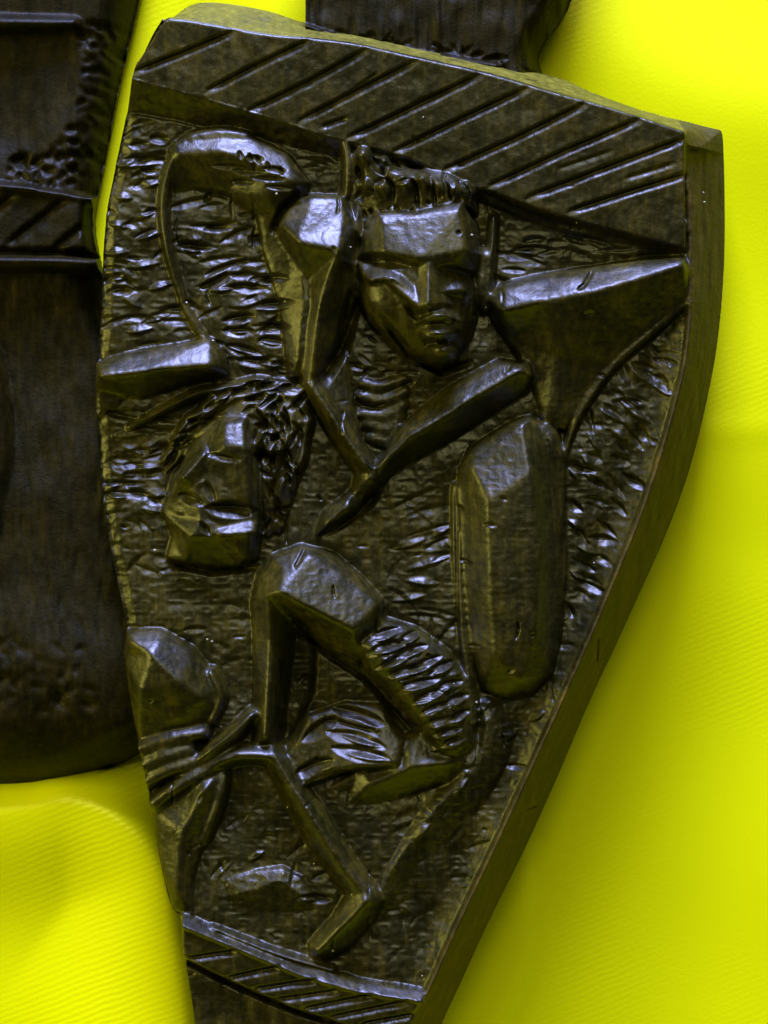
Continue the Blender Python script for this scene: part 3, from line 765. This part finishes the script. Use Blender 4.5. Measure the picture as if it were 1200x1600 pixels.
# knife chatter and nicks on everything carved
P.H += np.where(inF & ~bm, 0.25*vnoise(X, Y, 6, 41)+0.45*vnoise(X, Y, 19, 42), 0.4*vnoise(X, Y, 8, 43))
rr = random.Random(5)
for k in range(70):
    x_, y_ = rr.uniform(160, 1060), rr.uniform(200, 1540)
    P.gouge(x_, y_, rr.uniform(8, 26), rr.uniform(2, 5), rr.gauss(0, 0.7), rr.uniform(2, 7))
rb = random.Random(21)
for k, (x_, y_, L_) in enumerate(strokes):
    P.blade(x_+2, y_+2, L_*0.8, 9, -0.30+0.14*math.sin(k*2.3), 8)
    if k % 2: P.blade(x_+30*math.cos(k), y_+8, L_*0.5, 6, -0.22, 5)
for x_, y_, L_, an in [(415, 438, 60, 0), (380, 474, 44, -.05), (425, 480, 66, -.1), (372, 505, 44, -.3), (425, 511, 40, .12), (372, 516, 36, .05), (423, 534, 40, .1), (375, 545, 50, .3), (396, 553, 40, .1), (420, 566, 60, .1), (440, 577, 30, .15), (330, 430, 64, -.45), (345, 450, 50, -.1), (300, 388, 30, .1), (304, 372, 24, 0),
                       (200, 255, 60, .02), (235, 285, 44, -.1), (190, 306, 36, .15), (225, 335, 56, -.35), (185, 350, 40, .05), (230, 366, 60, -.25), (180, 393, 40, 0), (220, 412, 66, -.2), (180, 432, 36, .1), (250, 445, 44, -.4), (205, 470, 40, .5), (245, 495, 50, -.3), (215, 514, 50, -.15),
                       (200, 678, 60, -.1), (205, 702, 40, .25), (235, 698, 30, .1), (190, 738, 50, .3), (230, 730, 40, -.05), (180, 775, 36, .1), (240, 772, 40, .1), (240, 796, 40, .1),
                       (1035, 560, 50, .7), (1010, 590, 60, .6), (1040, 610, 44, .55), (985, 620, 60, .75), (1000, 650, 50, .5), (960, 650, 50, .6), (970, 680, 40, .4), (930, 690, 40, .9), (990, 640, 70, .65), (920, 720, 30, .8),
                       (900, 740, 30, .9), (930, 745, 34, .5), (640, 850, 70, -.35), (670, 880, 80, -.3), (660, 910, 70, .1), (640, 935, 70, -.1), (690, 830, 50, -.5), (900, 820, 30, .6), (920, 860, 36, .4), (905, 900, 30, .5),
                       (560, 1130, 80, .28), (565, 1158, 70, .25), (580, 1182, 80, .15), (500, 1215, 70, -.3), (840, 1120, 30, -.6), (800, 1150, 30, -.7), (720, 1230, 40, -.8), (660, 1300, 40, -.9), (400, 1340, 30, -.5), (480, 1405, 40, .05)]:
    P.blade(x_, y_, L_*rb.uniform(.85, 1.15), rb.uniform(7, 10), an+rb.gauss(0, .06), rb.uniform(5, 8), cm2)
# fine drying cracks
for k in range(26):
    x_, y_ = rr.uniform(200, 1000), rr.uniform(250, 1500); L_ = rr.uniform(16, 44)
    P.groove([(x_, y_), (x_+rr.gauss(0, 1.5), y_+L_/2), (x_+rr.gauss(0, 2), y_+L_)], 1.8, 1.8, rr.uniform(5, 10))
P.H += np.where(inF & ~bm, -0.7*np.abs(vnoise(X, Y*1.6, 14, 44))*(1+1.2*(P.lab == 0)), 0)
P.H = np.where(inF, blur3(P.H), P.H)
crease = np.clip(1-np.minimum(near_rim, ND(tf, 20))/7, 0, 1)*(dO > 8)
P.H = P.H*(1-crease)+blur(P.H, 2)*crease

panel = thing('relief_carving', 'dark waxed wooden panel tapering downwards, carved with two figures between hatched borders', 'carving')
def pmap(name):
    if name.startswith('carved_strip#'): return 'border_band' if 'border_band' in P.names and False else panel
    if name == 'hair_curls': return UF
    if name == 'hair_strands': return LFG
    return panel
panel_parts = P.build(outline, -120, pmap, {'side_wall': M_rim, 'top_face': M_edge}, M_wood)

# ---- neck that rises from the panel's top
Nk = Relief(470, 976, -290, 165, 3)
X, Y = Nk.X, Nk.Y
no = np.vstack([np.array([(476, -280), (958, -280)], float), catmull(back([(925, -120), (893, 0), (872, 42), (850, 72), (842, 96), (852, 122), (870, 146)], -88), 5), np.array([(476, 146)], float)])
de = seg_dist(X, Y, catmull(back([(950, -255), (925, -120), (893, 0), (872, 42), (850, 72), (842, 96), (852, 122), (870, 146)], -88), 5))[0]
Nk.H = -28 - 60*np.clip(1-de/46, 0, 1)**1.6 + 3*vnoise(X, Y/5, 9, 61) + 3*vnoise(X, Y, 30, 62)
Nk.tube(None, [(478, 36, 7, -14), (560, 62, 8, -12), (640, 76, 8, -14), (780, 98, 7, -18)], base=-30, p=1.6)
Nk.gouges([(480, 30), (840, 90), (840, 110), (480, 60)], 40, 26, 5, 0.25, 7, 63, jit=0.6)
for o in Nk.build(no, -118, lambda n_: panel, {}, M_dark).values():
    o.name = 'neck'

# ------------------------------------------------------------------ the second carving at the left edge
Q = Relief(-340, 312, -190, 1266, 3)
X, Y = Q.X, Q.Y
qo_r = catmull(back([(248, -155), (218, 0), (193, 105), (172, 210), (152, 315), (148, 352), (155, 400), (175, 470), (230, 600), (290, 800), (308, 1000), (290, 1120), (214, 1182), (160, 1206), (110, 1226), (60, 1236), (0, 1239), (-120, 1236), (-305, 1200)], -140), 5)
qo = np.vstack([qo_r, np.array([(-332, -180)], float)])
de = seg_dist(X, Y, qo_r)[0]
Q.H = -70 - 80*np.clip(1-de/60, 0, 1)**2 + 0.8*vnoise(X, Y/5, 7, 71) + 3*vnoise(X, Y, 60, 72)
# upper hollow with an arch
arch = inside(X, Y, catmull([(-330, 30), (60, 32), (108, 40), (112, 100), (100, 160), (60, 205), (0, 222), (-330, 230)], 5, True))
Q.H -= 14*blur(arch.astype(float), 6)
Q.tube('ledge', [(-320, 18, 16, -44), (0, 22, 15, -44), (106, 22, 12, -52)], base=-80, p=1.8, skew=0.2)
kn = [(112, 20), (190, 20), (190, 180), (160, 290), (0, 285), (0, 236), (80, 214), (118, 150)]
Q.gouges(kn, 170, 20, 7, 0.2, 9, 73, jit=1.0)
# hatched band
b2 = inside(X, Y, np.array([(-330, 262), (0, 286), (160, 308), (160, 386), (-330, 386)], float))
Q.H[b2] = (-62+1.5*vnoise(X, Y, 20, 74)-60*np.clip(1-de/14, 0, 1))[b2]
gq = [((-165, 288), (-290, 384)), ((-75, 292), (-180, 380)), ((12, 292), (-85, 372)), ((94, 300), (0, 374)), ((148, 322), (74, 382))]
idx = np.zeros(X.shape, int)
for a, b in gq:
    dx, dy = b[0]-a[0], b[1]-a[1]; idx += ((dx*(Y-a[1])-dy*(X-a[0])) < 0)
for k in range(6):
    m = b2 & (idx == k)
    if m.any(): Q.lab[m] = Q.label('carved_strip#%d' % k)
for a, b in gq: Q.groove([a, b], 6, 11, 13)
Q.tube('ledge', [(-320, 262, 10, -48), (0, 284, 10, -48), (60, 292, 9, -50), (145, 304, 7, -62)], base=-80, p=1.6)
Q.groove([(-330, 386), (60, 388), (158, 390)], 6, 6, 22, taper=False)
Q.tube('ledge', [(-320, 404, 17, -44), (40, 404, 15, -44), (120, 406, 14, -50), (158, 404, 10, -66)], base=-84, p=1.8, skew=-0.2)
# bowl-like body with a swelling near the bottom
bd = Y > 418
Q.H += np.where(bd, -22*np.exp(-((Y-560)/150)**2)+26*np.exp(-((Y-1060)/110)**2)-40*np.clip((Y-1110)/120, 0, 1)**2, 0)
Q.lab[bd & (Q.lab == 0)] = Q.label('bowl_body')
Q.tube('bowl_body', [(-60, 560, 50, -60), (-36, 700, 48, -52), (-60, 850, 60, -58)], base=-96)
Q.gouges([(-40, 1000), (140, 1010), (140, 1110), (-40, 1130)], 60, 26, 10, 0.1, 4, 75, jit=1.0)
Q.gouges([(-40, 780), (200, 780), (220, 1000), (-40, 1000)], 90, 50, 4, 1.55, 2.5, 76, jit=0.12)
Q.gouges([(-40, 440), (150, 440), (200, 760), (-40, 780)], 80, 50, 4, 1.55, 2, 77, jit=0.1)
Q.H = blur(Q.H, 1)
vessel = thing('carved_vessel', 'blackened wooden carving with rounded bottom and hatched band, cut off at left edge', 'carving')
for o in Q.build(qo, -165, lambda n_: vessel, {}, M_dark).values():
    if o.name.startswith('slab'): o.name = 'upper_wall'

# ------------------------------------------------------------------ specks of pale dust caught on the carving
def dust():
    r = random.Random(9); V = []; F = []
    spots = [(1103, 297), (1104, 312), (661, 186), (901, 348), (381, 885), (548, 389), (736, 371), (483, 598), (240, 860), (323, 1000), (330, 1003), (550, 1397), (442, 1366), (490, 1352), (492, 1360), (433, 305), (660, 1528), (445, 470), (290, 472), (760, 480), (745, 1098), (709, 1068), (930, 880), (344, 1137), (449, 1262), (520, 1486), (332, 532)]
    for x, y in spots:
        i = int((x-P.x0)/P.step); j = int((y-P.y0)/P.step)
        if not (0 <= i < P.nx and 0 <= j < P.ny) or not inO[j, i]: continue
        h = P.H[j, i]; q = r.uniform(1.2, 2.3); b = len(V)
        ring = [(math.cos(k*math.pi/3+r.uniform(-.3, .3))*q*r.uniform(.7, 1.3), math.sin(k*math.pi/3)*q*r.uniform(.7, 1.2)) for k in range(6)]
        V += [((x+u-600)*S, -(h+0.2)*S, (800-y-v)*S) for u, v in ring]
        V += [((x-600)*S, -(h+q)*S, (800-y)*S), ((x-600)*S, -(h-q)*S, (800-y)*S)]
        for k in range(6):
            F.append((b+k, b+(k+1) % 6, b+6)); F.append((b+(k+1) % 6, b+k, b+7))
    me = bpy.data.meshes.new('dust_specks'); me.from_pydata(V, [], F); me.update()
    m, nt, p, N, L = new_mat('pale_dust'); p.inputs['Base Color'].default_value = (0.6, 0.6, 0.45, 1); p.inputs['Roughness'].default_value = 0.9
    n_ = N('ShaderNodeTexNoise'); n_.inputs['Scale'].default_value = 300; cr = N('ShaderNodeValToRGB')
    cr.color_ramp.elements[0].color = (0.25, 0.24, 0.15, 1); cr.color_ramp.elements[1].color = (0.5, 0.5, 0.4, 1)
    L(n_.outputs['Fac'], cr.inputs[0]); L(cr.outputs[0], p.inputs['Base Color'])
    me.materials.append(m)
    o = bpy.data.objects.new('dust_specks', me); scene.collection.objects.link(o); o.parent = panel; o['kind'] = 'stuff'
dust()
